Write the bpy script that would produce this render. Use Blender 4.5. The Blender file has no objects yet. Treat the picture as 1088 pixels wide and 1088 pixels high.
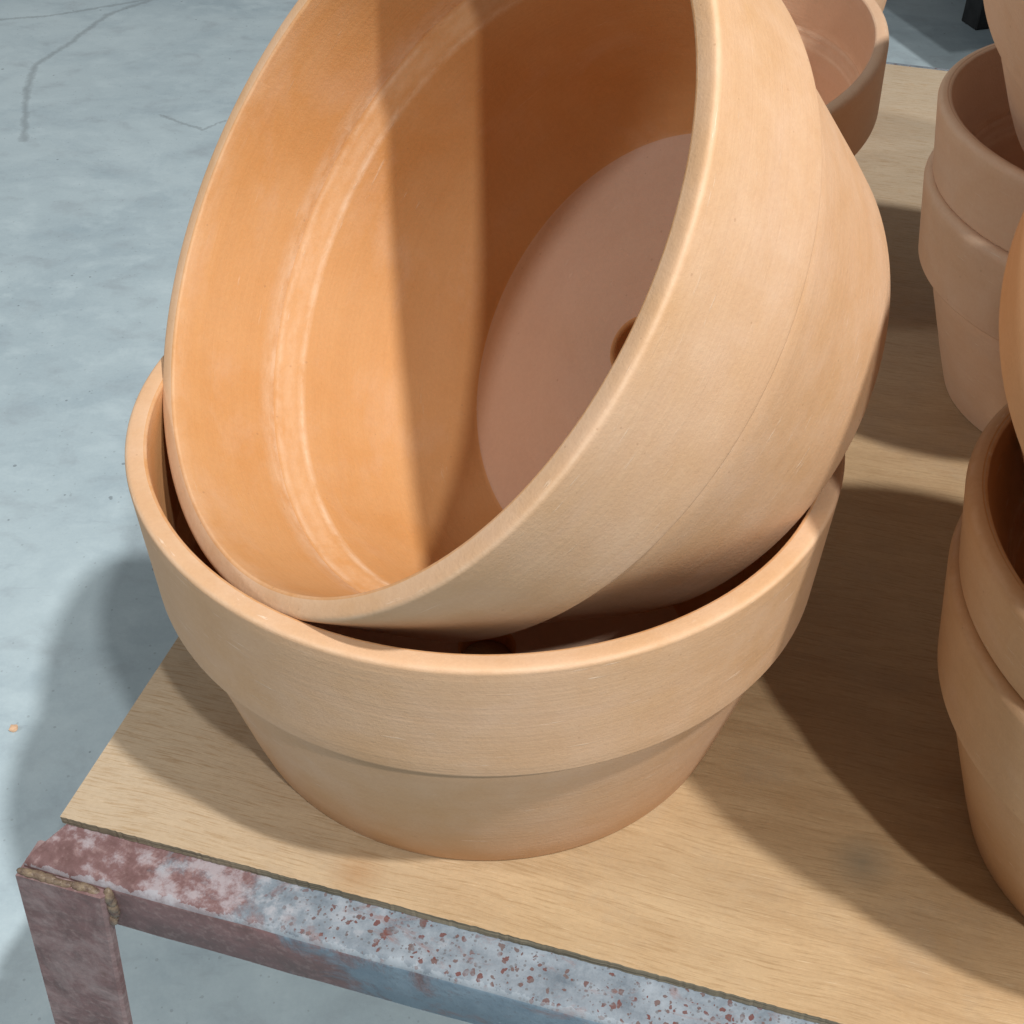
import bpy, bmesh, math, random
from mathutils import Vector, Matrix
random.seed(7)
U = 0.18                      # metres per modelling unit (rim radius of the big pots = 1 unit)
sc = bpy.context.scene
COL = sc.collection

# ------------------------------------------------------------------ camera
cam_d = bpy.data.cameras.new('camera'); cam = bpy.data.objects.new('camera', cam_d); COL.objects.link(cam)
R = ((0.9994445864, -0.0291845038, 0.0160867471), (0.0314781456, 0.6683391759, -0.7431903338), (0.0109382378, 0.7432839367, 0.6688866453))
m = Matrix(R).to_4x4(); m.translation = Vector((0.1339325, -2.9954560, 3.2626247)) * U
cam.matrix_world = m
cam_d.sensor_width = 36; cam_d.lens = 1394.244 / 1088 * 36
cam_d.shift_x = 2.7 / 1088; cam_d.shift_y = 24.13 / 1088
cam_d.clip_start = 0.02; cam_d.clip_end = 200
sc.camera = cam
# ------------------------------------------------------------------ light: two hall lamps, an added fill lamp and the soft light of the hall
w = bpy.data.worlds.new('World'); sc.world = w; w.use_nodes = True
bg = w.node_tree.nodes['Background']; bg.inputs[0].default_value = (1.0, 0.975, 0.945, 1); bg.inputs[1].default_value = 0.19
sc.view_settings.view_transform = 'Standard'; sc.view_settings.look = 'None'
sc.view_settings.exposure = 0.0; sc.view_settings.gamma = 1.0; sc.view_settings.use_curve_mapping = False
sc.cycles.max_bounces = 10; sc.cycles.diffuse_bounces = 7
def lamp(name, el, az, dist, power, size, col):
    d = bpy.data.lights.new(name, 'AREA'); d.shape = 'DISK'; d.size = size; d.energy = power; d.color = col
    o = bpy.data.objects.new(name, d); COL.objects.link(o)
    el, az = math.radians(el), math.radians(az)
    v = Vector((math.cos(el) * math.cos(az), math.cos(el) * math.sin(az), math.sin(el)))
    o.location = v * dist * U; o.rotation_euler = v.to_track_quat('Z', 'Y').to_euler()
    return o
lamp('hall_lamp_high', 63.5, 319, 18.5, 98, 0.11, (1.0, 0.98, 0.955))
lamp('hall_lamp_low', 52, 295, 20, 56, 0.11, (1.0, 0.98, 0.955))
lamp('left_fill_lamp', 34, 183, 26, 48, 0.45, (0.93, 0.96, 1.0))  # unseen soft lamp, added to fill the floor of the tilted pot

# ------------------------------------------------------------------ helpers
def tag(o, label=None, cat=None, group=None, kind=None):
    if label: o['label'] = label
    if cat: o['category'] = cat
    if group: o['group'] = group
    if kind: o['kind'] = kind
    return o
def empty(name, loc=(0, 0, 0), rot=None):
    o = bpy.data.objects.new(name, None); COL.objects.link(o); o.empty_display_size = 0.05
    o.location = Vector(loc) * U
    if rot is not None: o.rotation_euler = rot
    return o
def link(name, bm, mat, parent=None, smooth=True, auto=None):
    bmesh.ops.recalc_face_normals(bm, faces=bm.faces)
    me = bpy.data.meshes.new(name); bm.to_mesh(me); bm.free()
    me.materials.append(mat)
    for f in me.polygons: f.use_smooth = smooth
    if auto: me.set_sharp_from_angle(angle=math.radians(auto))
    o = bpy.data.objects.new(name, me); COL.objects.link(o)
    if parent: o.parent = parent
    return o
def lathe(prof, n=160, wob=0.0, seed=0, wear_glint=None):
    """closed ring profile [(r,z)...] turned about z"""
    rnd = random.Random(seed); ph = [rnd.uniform(0, 6.28) for _ in range(3)]
    bm = bmesh.new(); rings = []; lay = bm.verts.layers.float.new('wear_glint')
    for r, z in prof:
        row = []; wv_ = max([d_ * max(0, 1 - math.hypot(r - a, z - b) / c) for a, b, c, d_ in (wear_glint or [])] or [0])
        for i in range(n):
            a = 2 * math.pi * i / n
            k = 1 + wob * (math.sin(2 * a + ph[0]) + .5 * math.sin(3 * a + ph[1]))
            row.append(bm.verts.new((r * k * math.cos(a) * U, r * k * math.sin(a) * U, (z + wob * .6 * math.sin(2 * a + ph[2])) * U)))
        for v in row: v[lay] = wv_
        rings.append(row)
    m_ = len(prof)
    for j in range(m_):
        A, B = rings[j], rings[(j + 1) % m_]
        for i in range(n):
            k = (i + 1) % n
            bm.faces.new((A[i], A[k], B[k], B[i]))
    return bm
def arc(cx, cz, r, a0, a1, n):
    return [(cx + r * math.cos(math.radians(a0 + (a1 - a0) * i / n)), cz + r * math.sin(math.radians(a0 + (a1 - a0) * i / n))) for i in range(n + 1)]

class N:
    """tiny node helper"""
    def __init__(s, name):
        s.m = bpy.data.materials.new(name); s.m.use_nodes = True; s.t = s.m.node_tree
        s.b = s.t.nodes['Principled BSDF']
    def n(s, typ, **kw):
        x = s.t.nodes.new(typ)
        for k, v in kw.items(): setattr(x, k, v)
        return x
    def l(s, a, b): s.t.links.new(a, b)
    def setin(s, node, i, v):
        if isinstance(v, bpy.types.NodeSocket): s.l(v, node.inputs[i])
        elif v is not None: node.inputs[i].default_value = v
    def math(s, op, a, b=None, c=None, clamp=False):
        x = s.n('ShaderNodeMath', operation=op); x.use_clamp = clamp
        s.setin(x, 0, a); s.setin(x, 1, b); s.setin(x, 2, c); return x.outputs[0]
    def vec(s, op, a, b=None, out=0):
        x = s.n('ShaderNodeVectorMath', operation=op); s.setin(x, 0, a); s.setin(x, 1, b); return x.outputs[out]
    def noise(s, vec, scale, detail=4, rough=.5, dist=0, out='Fac'):
        x = s.n('ShaderNodeTexNoise'); s.l(vec, x.inputs['Vector'])
        x.inputs['Scale'].default_value = scale; x.inputs['Detail'].default_value = detail
        x.inputs['Roughness'].default_value = rough; x.inputs['Distortion'].default_value = dist
        return x.outputs[out]
    def scale(s, vec, sx, sy, sz, rot=(0, 0, 0), loc=(0, 0, 0)):
        x = s.n('ShaderNodeMapping'); s.l(vec, x.inputs[0])
        x.inputs['Scale'].default_value = (sx, sy, sz); x.inputs['Rotation'].default_value = rot; x.inputs['Location'].default_value = loc
        return x.outputs[0]
    def ramp(s, fac, stops, interp='LINEAR'):
        x = s.n('ShaderNodeValToRGB'); x.color_ramp.interpolation = interp; e = x.color_ramp.elements
        while len(e) < len(stops): e.new(.5)
        for k, (p, c) in enumerate(stops):
            e[k].position = p; e[k].color = (*c, 1) if not isinstance(c, (int, float)) else (c, c, c, 1)
        s.l(fac, x.inputs[0]); return x.outputs[0]
    def mix(s, fac, a, b, blend='MIX'):
        x = s.n('ShaderNodeMix', data_type='RGBA', blend_type=blend)
        s.setin(x, 0, fac)
        for i, v in ((6, a), (7, b)):
            if isinstance(v, bpy.types.NodeSocket): s.l(v, x.inputs[i])
            else: x.inputs[i].default_value = (*v, 1)
        return x.outputs[2]
    def sep(s, v):
        x = s.n('ShaderNodeSeparateXYZ'); s.l(v, x.inputs[0]); return x.outputs
    def comb(s, a, b, c):
        x = s.n('ShaderNodeCombineXYZ'); s.setin(x, 0, a); s.setin(x, 1, b); s.setin(x, 2, c); return x.outputs[0]
    def bump(s, h, strength, dist, prev=None):
        x = s.n('ShaderNodeBump'); x.inputs['Strength'].default_value = strength; x.inputs['Distance'].default_value = dist
        s.l(h, x.inputs['Height'])
        if prev is not None: s.l(prev, x.inputs['Normal'])
        return x.outputs[0]
    def fin(s, col=None, rough=None, normal=None, spec=None):
        if col is not None: s.setin(s.b, 'Base Color', col if isinstance(col, bpy.types.NodeSocket) else (*col, 1))
        if rough is not None: s.setin(s.b, 'Roughness', rough)
        if normal is not None: s.l(normal, s.b.inputs['Normal'])
        if spec is not None: s.b.inputs['Specular IOR Level'].default_value = spec
        return s.m

# ------------------------------------------------------------------ materials
def clay(name, base, pink, pale):
    M = N(name)
    tc = M.n('ShaderNodeTexCoord'); oi = M.n('ShaderNodeObjectInfo')
    P = M.scale(tc.outputs['Object'], 1 / U, 1 / U, 1 / U)
    off = M.vec('MULTIPLY', oi.outputs['Location'], (37., 41., 29.))
    x, y, z = M.sep(P)
    ang = M.math('ARCTAN2', y, x)
    rad = M.math('SQRT', M.math('ADD', M.math('MULTIPLY', x, x), M.math('MULTIPLY', y, y)))
    Q = M.vec('ADD', P, off)
    big = M.noise(Q, 1.6, 3, .55)
    mid = M.noise(Q, 7, 5, .6)
    c1 = M.mix(M.ramp(big, [(.35, 0.), (.68, 1.)]), base, pink)
    c2 = M.mix(M.math('MULTIPLY', M.ramp(mid, [(.40, 0.), (.80, 1.)]), .40), c1, pale)
    # wheel-thrown rings: stretched round the pot, fine across the wall
    h = M.math('ADD', z, M.math('MULTIPLY', rad, -.4))
    ringv = M.comb(M.math('MULTIPLY', M.math('SINE', ang), .5), M.math('MULTIPLY', M.math('COSINE', ang), .5), M.math('MULTIPLY', h, 26))
    ring = M.noise(M.vec('ADD', ringv, off), 1.0, 4, .6)
    ringf = M.noise(M.vec('ADD', ringv, off), 4.5, 3, .6)
    c3 = M.mix(.32, c2, M.mix(ring, (.42, .42, .42), (.58, .58, .58)), 'OVERLAY')
    # pale scuffs, short dashes round the wall
    scv = M.comb(M.math('MULTIPLY', ang, 4.5), M.math('MULTIPLY', h, 70), rad)
    sc_ = M.noise(M.vec('ADD', scv, off), 1.2, 4, .7)
    gate = M.ramp(M.noise(Q, 2.2, 2, .5), [(.44, 0.), (.54, 1.)])
    scm = M.math('MULTIPLY', M.ramp(sc_, [(.645, 0.), (.70, 1.)]), gate)
    bl = M.noise(M.scale(Q, 1, 1, 1.8), 2.6, 7, .66, .5)
    c3 = M.mix(M.math('MULTIPLY', M.ramp(bl, [(.52, 0.), (.74, 1.)]), .13), c3, (.70, .55, .47))
    c3 = M.mix(M.math('MULTIPLY', M.ramp(bl, [(.28, 1.), (.46, 0.)]), .12), c3, (.44, .23, .10))
    grain = M.noise(Q, 85, 3, .7)
    c4 = M.mix(M.math('MULTIPLY', scm, .2 if ('inside' in name or 'floor' in name) else .5), c3, (.84, .70, .55))
    c5 = M.mix(.30, c4, M.mix(grain, (.35, .35, .35), (.65, .65, .65)), 'OVERLAY')
    # worn lip edges rubbed pale, plus painted ledge highlights; broken up by noise
    at = M.n('ShaderNodeAttribute'); at.attribute_name = 'wear_glint'
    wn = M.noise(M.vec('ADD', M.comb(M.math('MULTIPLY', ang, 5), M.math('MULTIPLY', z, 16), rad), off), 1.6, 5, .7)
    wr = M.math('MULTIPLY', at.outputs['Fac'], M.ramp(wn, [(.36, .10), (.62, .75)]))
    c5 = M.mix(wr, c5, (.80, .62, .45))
    # pores
    pv = M.n('ShaderNodeTexVoronoi'); pv.inputs['Scale'].default_value = 30; M.l(Q, pv.inputs['Vector'])
    pore = M.math('LESS_THAN', pv.outputs['Distance'], M.math('SUBTRACT', M.math('MULTIPLY', M.sep(pv.outputs['Color'])[0], .42), .30))
    c5 = M.mix(M.math('MULTIPLY', pore, .28), c5, (.26, .13, .07))
    b1 = M.bump(grain, .17, .0012)
    b2 = M.bump(ringf, .12, .0010, b1)
    b3 = M.bump(ring, .13, .0020, b2)
    b4 = M.bump(scm, .35, .0006, b3)
    rg = M.ramp(mid, [(.3, .62), (.7, .78)])
    return M.fin(c5, rg, b4, .38)
CLAY = clay('clay_terracotta', (.555, .335, .175), (.59, .375, .225), (.67, .48, .34))
CLAY_IN_BOUNCE = clay('clay_terracotta_inside', (.52, .24, .078), (.565, .29, .115), (.59, .335, .16))  # redder than the outside: light bounced between the walls, put into the colour
CLAY_P = clay('clay_terracotta_pink', (.68, .44, .275), (.70, .465, .305), (.75, .56, .41))
CLAY_PIN_BOUNCE = clay('clay_terracotta_pink_inside', (.58, .36, .225), (.61, .385, .25), (.65, .43, .29))  # pink pots' inner walls, bounced light in the colour as well
CLAY_FL_LIT = clay('clay_terracotta_pot_floor', (.57, .365, .25), (.59, .39, .275), (.63, .44, .32))  # lighter and pinker in colour, to show the floor catching light
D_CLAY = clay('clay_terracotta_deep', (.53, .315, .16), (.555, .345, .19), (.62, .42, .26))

def plywood(name, edge=False):
    M = N(name)
    tc = M.n('ShaderNodeTexCoord'); P = M.scale(tc.outputs['Object'], 1 / U, 1 / U, 1 / U)
    if edge:
        z = M.sep(P)[2]
        lay = M.noise(M.scale(P, 3, 3, 90), 1, 3, .6)
        col = M.mix(M.ramp(lay, [(.35, 0.), (.6, 1.)]), (.14, .125, .09), (.33, .29, .21))
        return M.fin(col, .85, M.bump(lay, .5, .001), .2)
    warp = M.noise(P, 1.3, 2, .5, out='Color')
    Pw = M.vec('ADD', P, M.vec('MULTIPLY', warp, (.0, .09, 0.)))
    g1 = M.noise(M.scale(Pw, 1.6, 9, 1), 1, 7, .7, .4)
    g2 = M.noise(M.scale(Pw, 7, 130, 1), 1, 6, .75)
    g3 = M.noise(M.scale(Pw, 9, 240, 1), 1, 4, .7)
    big = M.noise(P, .9, 3, .5)
    c = M.mix(M.ramp(g1, [(.3, 0.), (.7, 1.)]), (.345, .218, .108), (.475, .328, .18))
    c = M.mix(M.math('MULTIPLY', M.ramp(big, [(.4, 0.), (.65, 1.)]), .5), c, (.44, .335, .205))
    # the veneer is paler and greyer near the left corner and at the far end
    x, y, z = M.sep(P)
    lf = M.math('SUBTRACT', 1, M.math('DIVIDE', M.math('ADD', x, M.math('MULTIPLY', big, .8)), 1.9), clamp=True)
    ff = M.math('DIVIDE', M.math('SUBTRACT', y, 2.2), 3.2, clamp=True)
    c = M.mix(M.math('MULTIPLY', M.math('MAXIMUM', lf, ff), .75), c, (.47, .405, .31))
    pores = M.ramp(g2, [(.37, 1.), (.50, 0.)])
    c = M.mix(M.math('MULTIPLY', pores, .7), c, (.30, .19, .09))
    pale = M.ramp(g3, [(.60, 0.), (.72, 1.)])
    c = M.mix(M.math('MULTIPLY', pale, .38), c, (.74, .62, .44))
    # stains
    st = M.noise(P, 3.4, 5, .65)
    c = M.mix(M.math('MULTIPLY', M.ramp(st, [(.62, 0.), (.72, 1.)]), .35), c, (.40, .24, .11))
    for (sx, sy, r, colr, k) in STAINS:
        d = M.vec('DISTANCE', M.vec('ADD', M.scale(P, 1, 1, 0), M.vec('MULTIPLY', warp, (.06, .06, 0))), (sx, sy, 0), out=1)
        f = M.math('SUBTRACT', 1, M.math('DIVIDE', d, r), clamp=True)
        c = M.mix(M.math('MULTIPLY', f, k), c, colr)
    fig = M.noise(M.scale(Pw, .55, 3.2, 1), 1.3, 5, .6, 1.2)
    c = M.mix(M.math('MULTIPLY', M.ramp(fig, [(.50, 0.), (.56, 1.), (.62, 0.)]), .10), c, (.36, .23, .115))
    gr = M.noise(P, 60, 4, .7)
    c = M.mix(.4, c, M.mix(gr, (.36, .36, .36), (.64, .64, .64)), 'OVERLAY')
    dirt = M.noise(P, 2.1, 8, .7)
    c = M.mix(M.math('MULTIPLY', M.ramp(dirt, [(.52, 0.), (.72, 1.)]), .30), c, (.30, .25, .19))
    h = M.math('ADD', M.math('MULTIPLY', g2, .7), M.math('MULTIPLY', g3, .4))
    return M.fin(c, M.ramp(g1, [(.3, .55), (.7, .72)]), M.bump(h, .35, .0012), .35)
# board coordinates: x along the front edge, y to the back
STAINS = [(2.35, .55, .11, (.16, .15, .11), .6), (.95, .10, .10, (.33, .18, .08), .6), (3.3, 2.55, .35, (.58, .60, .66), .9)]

def iron(name, mode):
    """worn painted angle iron: maroon primer showing through pale blue-grey paint, rust freckles to the right"""
    M = N(name)
    tc = M.n('ShaderNodeTexCoord'); P = M.scale(tc.outputs['Object'], 1 / U, 1 / U, 1 / U)
    x, y, z = M.sep(P)
    n1 = M.noise(P, 3.8, 8, .72, .6); n2 = M.noise(P, 11, 6, .7); n3 = M.noise(P, 42, 4, .6)
    maroon = M.mix(M.ramp(n2, [(.35, 0.), (.65, 1.)]), (.12, .065, .062), (.215, .125, .125))
    maroon = M.mix(M.math('MULTIPLY', M.ramp(n3, [(.5, 0.), (.75, 1.)]), .5), maroon, (.36, .26, .25))
    grey = M.mix(M.ramp(n2, [(.3, 0.), (.7, 1.)]), (.105, .135, .165), (.265, .305, .345))
    blue = M.mix(M.ramp(n2, [(.3, 0.), (.7, 1.)]), (.11, .165, .22), (.20, .27, .33))
    if mode == 'leg':
        c = M.mix(M.ramp(n1, [(.44, 0.), (.66, .7)]), maroon, (.36, .285, .28))
        c = M.mix(M.ramp(n2, [(.6, 0.), (.72, .55)]), c, (.10, .06, .045))
    else:
        top = M.ramp(M.math('ADD', z, .07), [(0, 0.), (.02, 1.)])
        paint = M.mix(M.ramp(z, [(0, 0.), (1, 1.)]), blue, grey)
        gz = M.math('GREATER_THAN', z, -.058)
        paint = M.mix(gz, blue, grey)
        # maroon fades out with x : strong under 1.0, gone past 1.1
        f = M.math('SUBTRACT', 1.35, M.math('ADD', x, M.math('MULTIPLY', M.math('SUBTRACT', n1, .5), 2.0)))
        f2 = M.ramp(f, [(.26, 0.), (.46, 1.)])
        ftop = M.ramp(M.math('SUBTRACT', f, M.math('MULTIPLY', gz, .32)), [(.24, 0.), (.50, 1.)])
        c = M.mix(ftop, paint, maroon)
        wsh = M.ramp(n2, [(.50, 0.), (.62, .6)])
        c = M.mix(M.math('MULTIPLY', wsh, M.math('MULTIPLY', f2, gz)), c, (.37, .36, .385))
        # rust freckles on the top flange and drips
        v = M.n('ShaderNodeTexVoronoi'); v.inputs['Scale'].default_value = 52; v.inputs['Randomness'].default_value = 1
        M.l(M.vec('ADD', P, M.vec('MULTIPLY', M.noise(P, 30, 3, .6, out='Color'), (.03, .03, .03))), v.inputs['Vector'])
        cell = M.sep(v.outputs['Color'])
        rad_ = M.math('MULTIPLY', cell[0], .70)
        fr = M.math('LESS_THAN', v.outputs['Distance'], M.math('SUBTRACT', rad_, .17))
        zone = M.ramp(M.math('SUBTRACT', x, .55), [(0, 0.), (.35, 1.)])
        P6 = M.vec('ADD', P, M.vec('MULTIPLY', M.noise(P, 14, 5, .7, out='Color'), (.09, .09, .09)))
        v3 = M.n('ShaderNodeTexVoronoi'); v3.inputs['Scale'].default_value = 19; M.l(P6, v3.inputs['Vector'])
        big_ = M.math('LESS_THAN', v3.outputs['Distance'], M.math('SUBTRACT', M.math('MULTIPLY', M.sep(v3.outputs['Color'])[0], .8), .42))
        fr = M.math('MAXIMUM', fr, big_)
        clump = M.ramp(M.noise(P, 7, 4, .7), [(.40, 0.), (.50, 1.)])
        frm = M.math('MULTIPLY', M.math('MULTIPLY', fr, zone), M.math('MULTIPLY', clump, M.math('ADD', M.math('MULTIPLY', gz, .85), .12)))
        c = M.mix(M.math('MULTIPLY', frm, .95), c, M.mix(cell[1], (.115, .026, .018), (.12, .085, .08)))
        sm_ = M.math('MULTIPLY', M.ramp(M.noise(M.scale(P, .8, 1.6, 1.6), 6.5, 8, .75, .8), [(.56, 0.), (.68, 1.)]), .6)
        c = M.mix(M.math('MULTIPLY', sm_, zone), c, (.20, .10, .085))
        v2 = M.n('ShaderNodeTexVoronoi'); v2.inputs['Scale'].default_value = 85; M.l(P, v2.inputs['Vector'])
        sp = M.math('LESS_THAN', v2.outputs['Distance'], M.math('SUBTRACT', M.math('MULTIPLY', M.sep(v2.outputs['Color'])[0], .62), .2))
        c = M.mix(M.math('MULTIPLY', M.math('MULTIPLY', sp, zone), M.math('ADD', M.math('MULTIPLY', gz, .4), .2)), c, (.09, .08, .08))
        # chipped pale outer edge
        ed = M.math('LESS_THAN', M.math('ABSOLUTE', M.math('ADD', y, .150)), M.math('MULTIPLY', M.math('SUBTRACT', n2, .36), .07))
        c = M.mix(M.math('MULTIPLY', M.math('MULTIPLY', ed, gz), .38), c, (.33, .38, .42))
    h = M.math('ADD', M.math('MULTIPLY', n2, .8), M.math('MULTIPLY', n3, .5))
    if mode != 'leg': h = M.math('SUBTRACT', M.math('SUBTRACT', h, M.math('MULTIPLY', ftop, .5)), M.math('MULTIPLY', frm, .5))
    return M.fin(M.mix(.05 if mode == 'leg' else 0, c, (.02, .015, .015)), M.ramp(n2, [(.3, .5), (.7, .75)]), M.bump(h, .5, .0016), .4)

def concrete(name):
    M = N(name)
    tc = M.n('ShaderNodeTexCoord'); P = M.scale(tc.outputs['Object'], 1 / U, 1 / U, 1 / U)
    b = M.noise(P, .35, 5, .6, .5); m1 = M.noise(M.scale(P, .9, 1.15, 1), .9, 8, .66, .4); m2 = M.noise(M.scale(P, 1, 1.25, 1), 2.6, 7, .62, .25); g = M.noise(P, 45, 3, .7)
    c = M.mix(M.ramp(b, [(.35, 0.), (.65, 1.)]), (.40, .50, .545), (.48, .585, .625))
    c = M.mix(M.math('MULTIPLY', M.ramp(m1, [(.46, 0.), (.70, 1.)]), .55), c, (.27, .355, .41))
    c = M.mix(M.math('MULTIPLY', M.ramp(m2, [(.52, 0.), (.68, 1.)]), .6), c, (.52, .63, .67))
    c = M.mix(M.math('MULTIPLY', M.ramp(m2, [(.30, 1.), (.46, 0.)]), .38), c, (.27, .31, .345))
    c = M.mix(.22, c, M.mix(g, (.3, .3, .3), (.7, .7, .7)), 'OVERLAY')
    # pits and specks
    v = M.n('ShaderNodeTexVoronoi'); v.inputs['Scale'].default_value = 7.5; M.l(P, v.inputs['Vector'])
    sp = M.math('LESS_THAN', v.outputs['Distance'], M.math('SUBTRACT', M.math('MULTIPLY', M.sep(v.outputs['Color'])[0], .34), .22))
    c = M.mix(M.math('MULTIPLY', sp, .55), c, (.12, .14, .16))
    v2 = M.n('ShaderNodeTexVoronoi'); v2.inputs['Scale'].default_value = 26; M.l(P, v2.inputs['Vector'])
    s2 = M.math('LESS_THAN', v2.outputs['Distance'], M.math('SUBTRACT', M.math('MULTIPLY', M.sep(v2.outputs['Color'])[0], .5), .30))
    c = M.mix(M.math('MULTIPLY', s2, .35), c, (.20, .23, .25))
    scr = M.ramp(M.noise(M.scale(P, 2.2, 9, 1, rot=(0, 0, .5)), 1.5, 6, .75, .6), [(.60, 0.), (.68, 1.)])
    c = M.mix(M.math('MULTIPLY', scr, .20), c, (.24, .28, .32))
    # hairline cracks
    wv = M.vec('MULTIPLY', M.vec('SUBTRACT', M.noise(P, 6, 8, .8, out='Color'), (.5, .5, .5)), (.16, .16, 0))
    Pf = M.vec('MULTIPLY', M.vec('ADD', P, wv), (1, 1, 0))
    crack = None
    for (a, bb, wd) in CRACKS:
        A = Vector((a[0], a[1], 0)); B = Vector((bb[0], bb[1], 0)); D = B - A
        pa = M.vec('SUBTRACT', Pf, tuple(A))
        t_ = M.math('DIVIDE', M.vec('DOT_PRODUCT', pa, tuple(D), out=1), D.dot(D), clamp=True)
        sx = M.n('ShaderNodeVectorMath', operation='SCALE'); sx.inputs[0].default_value = tuple(D); M.l(t_, sx.inputs['Scale'])
        d = M.vec('DISTANCE', pa, sx.outputs[0], out=1)
        f = M.math('SUBTRACT', 1, M.math('DIVIDE', d, wd), clamp=True)
        crack = f if crack is None else M.math('MAXIMUM', crack, f)
    if crack is not None:
        c = M.mix(M.math('MULTIPLY', M.math('POWER', crack, .6), .5), c, (.19, .22, .235))
    hh = M.math('ADD', M.math('MULTIPLY', m2, .6), M.math('MULTIPLY', g, .15))
    return M.fin(c, M.ramp(m1, [(.3, .45), (.7, .65)]), M.bump(hh, .3, .003), .4)
FZ = -1.9
CRACKS = []
def pix(px, py, z):
    """a pixel of the photograph turned into a point on the level z (survey of the place, used once at build)"""
    d = Matrix(R) @ Vector(((px - 541.3) / 1394.244, -(py - 568.13) / 1394.244, -1))
    C = Vector((0.1339325, -2.9954560, 3.2626247))
    return C + d * ((z - C.z) / d.z)
for pl, wd in (([(25, 150), (28, 100), (37, 70), (75, 45), (115, 15), (160, 0)], .04), ([(0, 21), (60, 16), (165, -2)], .03), ([(170, 122), (215, 138)], .02), ([(215, 138), (240, 128)], .018)):
    q = [pix(a, b, FZ) for a, b in pl]
    CRACKS += [((q[i].x, q[i].y), (q[i + 1].x, q[i + 1].y), wd) for i in range(len(q) - 1)]
FLOOR = concrete('concrete_floor'); PLY = plywood('plywood_face'); PLYE = plywood('plywood_edge', True)
RAIL = iron('painted_angle_iron', 'rail'); LEGM = iron('maroon_primer_iron', 'leg')
def simple(name, c1, c2, rough, sc_=8, spec=.4, bump=.3):
    M = N(name); tc = M.n('ShaderNodeTexCoord'); P = M.scale(tc.outputs['Object'], 1 / U, 1 / U, 1 / U)
    n = M.noise(P, sc_, 6, .65)
    return M.fin(M.mix(M.ramp(n, [(.3, 0.), (.7, 1.)]), c1, c2), rough, M.bump(n, bump, .001), spec)
WELD = simple('weld_bead_steel', (.06, .03, .026), (.26, .20, .13), .5, 34, .5, .8)
DARK = simple('black_painted_steel', (.012, .013, .014), (.03, .031, .032), .55)

# ------------------------------------------------------------------ floor
bm = bmesh.new(); bmesh.ops.create_grid(bm, x_segments=2, y_segments=2, size=60 * U)
fl = link('floor', bm, FLOOR, smooth=False); fl.location = (0, 0, FZ * U); tag(fl, kind='structure')

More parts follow.
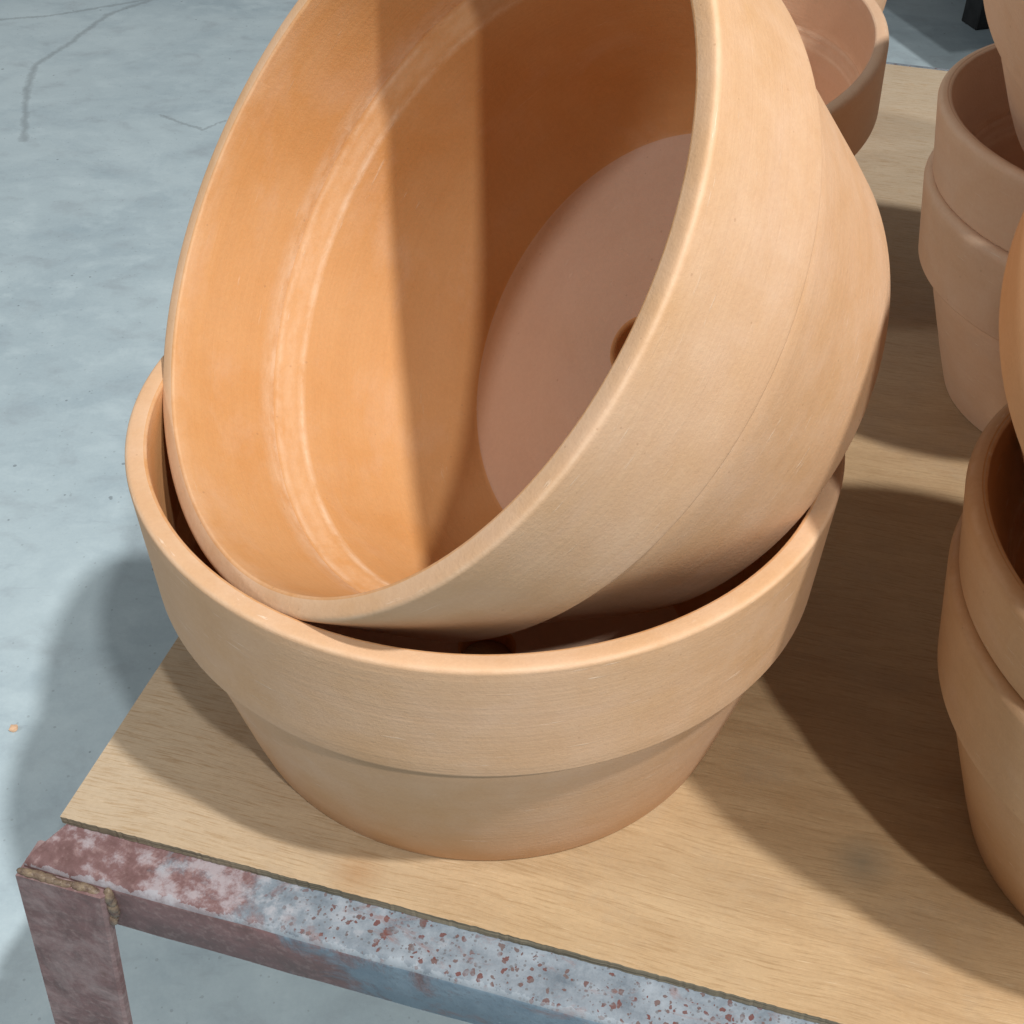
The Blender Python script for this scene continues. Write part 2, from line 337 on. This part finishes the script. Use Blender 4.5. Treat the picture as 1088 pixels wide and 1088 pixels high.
# ------------------------------------------------------------------ pots
def pot(root, H, rl, ri, lip, zb, Rb, Rc, Rbase, z1, r1, z2, r2, zf, rf, rh, mat, seed, n=176):
    """root > body, rim. H height, rl outer lip radius, ri inner lip radius, zb band bottom"""
    # rim band: closed ring
    prof = [(r1 + .012, z2 + .02), (Rc - .012, zb + .03), (Rc - .004, zb + .004), (Rb - .012, zb + .0015)]
    prof += arc(Rb - .012, zb + .0135, .012, -90, 0, 4)[1:]
    k = 8; zt = H - lip
    prof += [(Rb + (rl - Rb) * i / k, zb + .0135 + (zt - zb - .0135) * i / k) for i in range(1, k)]
    prof += [(rl - lip + lip * math.cos(math.radians(t)), zt + lip * math.sin(math.radians(t))) for t in range(0, 91, 10)]
    q = .007
    prof += [(rl - lip - .004, H + .0005), (rl - lip - (rl - lip - ri - q) * .5, H - .001), (ri + q + .002, H - .002)]
    prof += [(ri + q * (1 - math.sin(math.radians(t))), H - .003 - q + q * math.cos(math.radians(t))) for t in (15, 38, 62, 90)]
    k = 6; zq = H - q - .003
    prof += [(ri + (r1 - ri) * i / k, zq + (z1 + .012 - zq) * i / k) for i in range(1, k)]
    prof += [(r1 + .0005, z1 + .014)]
    wr_ = [(rl - lip * .3, H - lip * .3, lip * .5, .45), (ri + .004, H - .006, .010, .5), (r1, z1 + .010, .014, .8)]  # lip edges worn; the last entry paints a highlight on the ledge edge
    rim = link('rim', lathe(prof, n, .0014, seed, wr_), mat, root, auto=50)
    # body: base, outer wall up under the band, inner wall with the sloping ledge, floor and drainage hole
    b = [(rh, 0.004), (rh + .01, 0.0)]
    b += [(Rbase - .012, 0)] + arc(Rbase - .012, .012, .012, -90, -10, 3)[1:]
    k = 6; b += [(Rbase + (Rc - Rbase) * (z / zb), z) for z in [zb * i / k for i in range(1, k)]]
    b += [(Rc - .002, zb + .0035), (Rc - .016, zb + .035), (r1 + .008, z1 + .005), (r1 + .001, z1 + .012), (r1 - .002, z1)]
    b += [(r1 - .010, z1 - .012)]
    b += [(r1 + (r2 - r1) * t, z1 + (z2 - z1) * (t)) for t in (.35, .6, .85)] + [(r2 + .001, z2 - .006), (r2 - .004, z2 - .02)]
    rt = r2 - .004; zt2 = z2 - .02; dr = rt - rf; dz_ = zt2 - zf      # steep at first, curving in to a crisp floor edge
    for fz, fr_ in ((.82, .05), (.64, .11), (.46, .20), (.32, .31), (.21, .45), (.12, .64), (.05, .84), (.015, .95)):
        b.append((rt - dr * fr_, zf + dz_ * fz))
    b += [(rf, zf), (rf - .012, zf - .001)]
    b += [(.35, zf - .003), (rh + .012, zf - .006), (rh + .003, zf - .010), (rh, zf - .02)]
    body = link('body', lathe(b, n, .0014, seed, [(r1, z1, .013, .6), ((r1 + r2) / 2, (z1 + z2) / 2, .045, .30), (r2 + .001, z2 - .006, .013, .65)]), mat, root, auto=50)  # pale ledge band and edge lines: highlight painted where it faces the lamps
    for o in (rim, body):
        o.data.materials.append(CLAY_PIN_BOUNCE if mat is CLAY_P else CLAY_IN_BOUNCE); o.data.materials.append(CLAY_FL_LIT)  # inner slot carries bounced light in its colour, floor slot the light falling in
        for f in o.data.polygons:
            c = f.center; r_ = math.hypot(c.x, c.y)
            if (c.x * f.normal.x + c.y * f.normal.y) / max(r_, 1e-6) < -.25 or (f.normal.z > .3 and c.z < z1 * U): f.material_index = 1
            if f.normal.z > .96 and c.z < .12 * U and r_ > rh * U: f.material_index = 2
    return root
def orient(root, a):
    a = Vector(a).normalized(); root.rotation_euler = a.to_track_quat('Z', 'Y').to_euler(); return root
GP = 'terracotta pots on the bench'
BIG = dict(H=1.0457, rl=1.0, ri=.940, lip=.015, zb=.6297, Rb=.982, Rc=.949, Rbase=.7986, z1=.690, r1=.916, z2=.632, r2=.876, zf=.07, rf=.665, rh=.085)
SM = dict(H=.925, rl=.872, ri=.815, lip=.026, zb=.585, Rb=.842, Rc=.812, Rbase=.60, z1=.63, r1=.772, z2=.575, r2=.745, zf=.07, rf=.53, rh=.07)
A = empty('flowerpot', (0, 0, 0)); pot(A, mat=CLAY, seed=1, **BIG)
tag(A, 'wide low terracotta pot standing upright at the bench corner with a tilted pot in it', 'flowerpot', GP)
Cc = Vector((0.1339325, -2.9954560, 3.2626247)); eps = .016
def scaled(d, s): return {k: v * s for k, v in d.items()}
oB = Cc + (Vector((.4738, .3218, 1.0275)) - Cc) * (1 - eps)
Bp = empty('flowerpot', oB); orient(Bp, (-.69204, -.38374, .61141))
pot(Bp, mat=CLAY, seed=2, **scaled(BIG, 1.0031 * (1 - eps)))
tag(Bp, 'largest terracotta pot, tipped over on its side in the corner pot with its inside showing', 'flowerpot', GP)
# near right stack
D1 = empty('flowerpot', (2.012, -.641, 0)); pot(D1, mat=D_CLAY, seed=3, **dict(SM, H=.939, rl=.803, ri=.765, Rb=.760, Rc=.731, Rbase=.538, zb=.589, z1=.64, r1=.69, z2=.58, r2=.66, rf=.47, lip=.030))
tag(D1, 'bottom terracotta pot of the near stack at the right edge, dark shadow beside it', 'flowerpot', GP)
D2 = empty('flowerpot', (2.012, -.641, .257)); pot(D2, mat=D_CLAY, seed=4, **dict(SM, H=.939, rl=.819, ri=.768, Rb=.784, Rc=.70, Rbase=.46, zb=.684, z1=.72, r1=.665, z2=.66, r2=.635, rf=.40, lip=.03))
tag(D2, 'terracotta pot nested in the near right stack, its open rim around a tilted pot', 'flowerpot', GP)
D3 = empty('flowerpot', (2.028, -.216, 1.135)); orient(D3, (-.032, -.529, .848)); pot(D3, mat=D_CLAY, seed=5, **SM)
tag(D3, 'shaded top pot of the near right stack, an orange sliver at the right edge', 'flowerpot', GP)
# far right stack
C1 = empty('flowerpot', (2.456, 1.63, 0)); pot(C1, mat=CLAY_P, seed=6, **dict(SM, H=.923, rl=.845, ri=.800, Rb=.802, Rc=.757, Rbase=.571, zb=.577, z1=.63, r1=.715, z2=.57, r2=.685, rf=.50, lip=.034))
tag(C1, 'bottom terracotta pot of the far right stack, rounded lip catching light', 'flowerpot', GP)
C2 = empty('flowerpot', (2.456, 1.63, .306)); pot(C2, mat=CLAY_P, seed=7, **dict(SM, H=.923, rl=.861, ri=.812, Rb=.820, Rc=.74, Rbase=.49, zb=.619, z1=.66, r1=.705, z2=.60, r2=.675, rf=.43))
tag(C2, 'upper terracotta pot nested in the far right stack, dark inside', 'flowerpot', GP)
C3 = empty('flowerpot', (2.458, 1.677, 1.243)); orient(C3, (-.085, -.464, .882)); pot(C3, mat=CLAY_P, seed=8, **SM)
tag(C3, 'pinkish lit terracotta pot standing tilted in the far right stack at the top right corner', 'flowerpot', GP)
# pots behind the big one
E1 = empty('flowerpot', (.89, 2.873, .12)); orient(E1, (-.151, -.128, .98)); pot(E1, mat=CLAY_P, seed=9, **dict(SM, rl=.864, ri=.805))
tag(E1, 'terracotta pot behind the big tilted pot, pale rim with a sharp shadow across it', 'flowerpot', GP)
F1 = empty('flowerpot', (1.20, 4.66, 0)); pot(F1, mat=CLAY_P, seed=10, **SM)
tag(F1, 'farthest terracotta pot, only a sliver of its side showing at the top edge', 'flowerpot', GP)

# ------------------------------------------------------------------ bench
TH = -.2499
bench = empty('display_bench', (-1.2466, -.6865, 0), (0, 0, TH))
tag(bench, 'plywood topped display bench on a worn maroon and blue grey angle iron frame', 'bench')
def box(bm, x0, x1, y0, y1, z0, z1):
    vs = [bm.verts.new((x * U, y * U, z * U)) for x in (x0, x1) for y in (y0, y1) for z in (z0, z1)]
    for f in ((0, 1, 3, 2), (4, 6, 7, 5), (0, 4, 5, 1), (2, 3, 7, 6), (0, 2, 6, 4), (1, 5, 7, 3)): bm.faces.new([vs[i] for i in f])
def extr(bm, prof, axis, a0, a1, n=1, jit=0):
    """extrude closed (p,q) profile along x ('x': p=y,q=z), along y ('y': p=x,q=z) or along z ('z': p=x,q=y)"""
    rows = []
    for i in range(n + 1):
        t = a0 + (a1 - a0) * i / n; row = []
        for p_, q_ in prof:
            j = (random.uniform(-jit, jit), random.uniform(-jit, jit))
            co = {'x': (t, p_ + j[0], q_ + j[1]), 'y': (p_ + j[0], t, q_ + j[1]), 'z': (p_ + j[0], q_ + j[1], t)}[axis]
            row.append(bm.verts.new([c * U for c in co]))
        rows.append(row)
    m_ = len(prof)
    for a, b in zip(rows, rows[1:]):
        for i in range(m_): bm.faces.new((a[i], a[(i + 1) % m_], b[(i + 1) % m_], b[i]))
    bm.faces.new(rows[0]); bm.faces.new(rows[-1][::-1])
L, DD = 8.2, 6.49
# plywood sheet: slightly ragged edge
bm = bmesh.new(); nx = 900; th = .034
pts = [(L * i / nx, random.uniform(-.0014, .0014)) for i in range(nx + 1)]
top = [bm.verts.new((x * U, y * U, 0)) for x, y in pts]; bot = [bm.verts.new((x * U, (y + .002) * U, -th * U)) for x, y in pts]
tb_ = [bm.verts.new((x * U, DD * U, 0)) for x, y in pts]; bb_ = [bm.verts.new((x * U, DD * U, -th * U)) for x, y in pts]
for i in range(nx):
    bm.faces.new((top[i], top[i + 1], tb_[i + 1], tb_[i]))
top_faces = len(bm.faces)
for i in range(nx):
    bm.faces.new((bot[i], bot[i + 1], top[i + 1], top[i])); bm.faces.new((tb_[i], tb_[i + 1], bb_[i + 1], bb_[i])); bm.faces.new((bot[i + 1], bot[i], bb_[i], bb_[i + 1]))
bm.faces.new((top[0], tb_[0], bb_[0], bot[0])); bm.faces.new((top[-1], bot[-1], bb_[-1], tb_[-1]))
pw = link('plywood_top', bm, PLY, bench, smooth=False); pw.data.materials.append(PLYE)
for f in pw.data.polygons:
    if abs(f.normal.z) < .5: f.material_index = 1
# angle-iron profile (y,z): top flange under the board, rounded nose, front flange
t_ = .03; z0 = -.0365; y0 = -.152; rr = .032; dn = .222
nose = [(y0 + rr - rr * math.cos(math.radians(a)), z0 - rr + rr * math.sin(math.radians(a))) for a in range(0, 91, 15)]
fp = [(.16, z0 - t_), (y0 + t_, z0 - t_), (y0 + t_, z0 - dn), (y0 + .004, z0 - dn), (y0, z0 - dn + .006)] + nose + [(.16, z0)]
bm = bmesh.new(); extr(bm, fp, 'x', -.045, L + .045, 60, .0015)
for v in bm.verts:
    if v.co.x < -.04 * U: yy = v.co.y / U; v.co.x = (-.045 + .045 * min(1, max(0, (yy + .15) / .15)) + .45 * max(0, yy)) * U
link('front_rail', bm, RAIL, bench, auto=40)
bm = bmesh.new(); extr(bm, [(DD + .10 - (a - 0) , b) if False else (DD - a, b) for a, b in fp], 'x', -.045, L + .045, 2); link('back_rail', bm, RAIL, bench, auto=40)
def rail_y(x_sign, xo):
    pr = [(xo + x_sign * (a + .107), b - .0005) for a, b in fp]
    bm = bmesh.new(); extr(bm, pr, 'y', .17, DD - .17, 2); return bm
link('side_rail', rail_y(1, .16), LEGM, bench, auto=40); link('side_rail', rail_y(-1, L), LEGM, bench, auto=40)
# legs: angle iron, splayed a little
def leg(cx, cy, sx, sy, dx, dy):
    bm = bmesh.new(); W_ = .285; t = .032
    prof = [(0, 0), (W_ - .01, 0), (W_, .008), (W_, t), (t, t), (t, .13), (0.006, .13), (0, .124)]
    n = 14; rows = []
    for i in range(n + 1):
        k = i / n; z = -.066 + (FZ + .066) * k
        rows.append([bm.verts.new(((cx + sx * p_ + dx * k) * U, (cy + sy * q_ + dy * k) * U, z * U)) for p_, q_ in prof])
    m_ = len(prof)
    for a, b in zip(rows, rows[1:]):
        for i in range(m_): bm.faces.new((a[i], a[(i + 1) % m_], b[(i + 1) % m_], b[i]))
    bm.faces.new(rows[0]); bm.faces.new(rows[-1][::-1])
    return link('leg', bm, LEGM, bench, auto=35)
leg(-.055, -.184, 1, 1, -.17, -.03); leg(L + .062, -.186, -1, 1, .1, -.03); leg(-.062, DD + .186, 1, -1, -.1, .03); leg(L + .062, DD + .186, -1, -1, .1, .03)
# weld: lumpy bead across the corner and a second one down the joint
def bead(path, r, lump, seed):
    rnd = random.Random(seed); bm = bmesh.new()
    for i in range(len(path) - 1):
        a, b = Vector(path[i]), Vector(path[i + 1]); n = max(2, int((b - a).length / (r * .42)))
        for k in range(n):
            c = a.lerp(b, k / n) + Vector([rnd.uniform(-1, 1) * r * .28 for _ in range(3)])
            s = r * rnd.uniform(1 - lump, 1 + lump)
            al = abs((b - a).normalized().x) > .5
            mt = Matrix.Translation(c * U) @ Matrix.Rotation(rnd.uniform(-.4, .4), 4, 'Y') @ Matrix.Diagonal((s * U * (2.1 if al else 1), s * U, s * U * (.9 if al else 1.9), 1))
            bmesh.ops.create_icosphere(bm, subdivisions=2, radius=1, matrix=mt)
    return bm
link('weld_bead', bead([(-.035, -.168, -.062), (.03, -.168, -.066), (.10, -.166, -.067), (.17, -.164, -.068), (.20, -.162, -.07)], .0105, .35, 3), WELD, bench)
link('weld_bead', bead([(.228, -.156, -.085), (.230, -.158, -.13), (.226, -.158, -.17), (.220, -.158, -.215)], .0105, .7, 5), WELD, bench)

# ------------------------------------------------------------------ dark bench beyond
far = empty('dark_bench', (0, 0, FZ))
tag(far, 'black steel bench standing on the floor beyond the plywood bench', 'bench')
def dbox(name, x0, x1, y0, y1, zz0, zz1):
    bm = bmesh.new(); box(bm, x0, x1, y0, y1, zz0, zz1); bmesh.ops.bevel(bm, geom=bm.edges[:], offset=.01 * U, segments=1, affect='EDGES'); return link(name, bm, DARK, far, smooth=False)
far.location = (4.3 * U, 7.9 * U, FZ * U); far.rotation_euler = (0, 0, math.atan2(.33, .94))
for (a, b) in ((.45, .05), (1.22, 2.6), (.45, 4.3), (5.2, .05), (5.2, 4.3)): dbox('leg', a, a + .28, b, b + .28, 0, 1.85)
dbox('lower_shelf', 1.7, 5.3, .4, 4.3, .35, .5)
dbox('top', 0, 5.6, 0, 4.8, 1.85, 1.97)

# ------------------------------------------------------------------ crumbs on the floor
for i, (px, py, s, lb) in enumerate([(15, 775, .022, 'tiny pale chip of clay lying on the concrete floor left of the bench')]):
    bm = bmesh.new(); bmesh.ops.create_icosphere(bm, subdivisions=2, radius=s * U)
    for v in bm.verts: v.co += Vector([random.uniform(-.25, .25) * s * U for _ in range(3)]); v.co.z *= .6
    o = link('clay_chip', bm, CLAY_P, smooth=False); q = pix(px, py, FZ); o.location = (q + Vector((0, 0, s * .5))) * U
    tag(o, lb, 'clay chip')
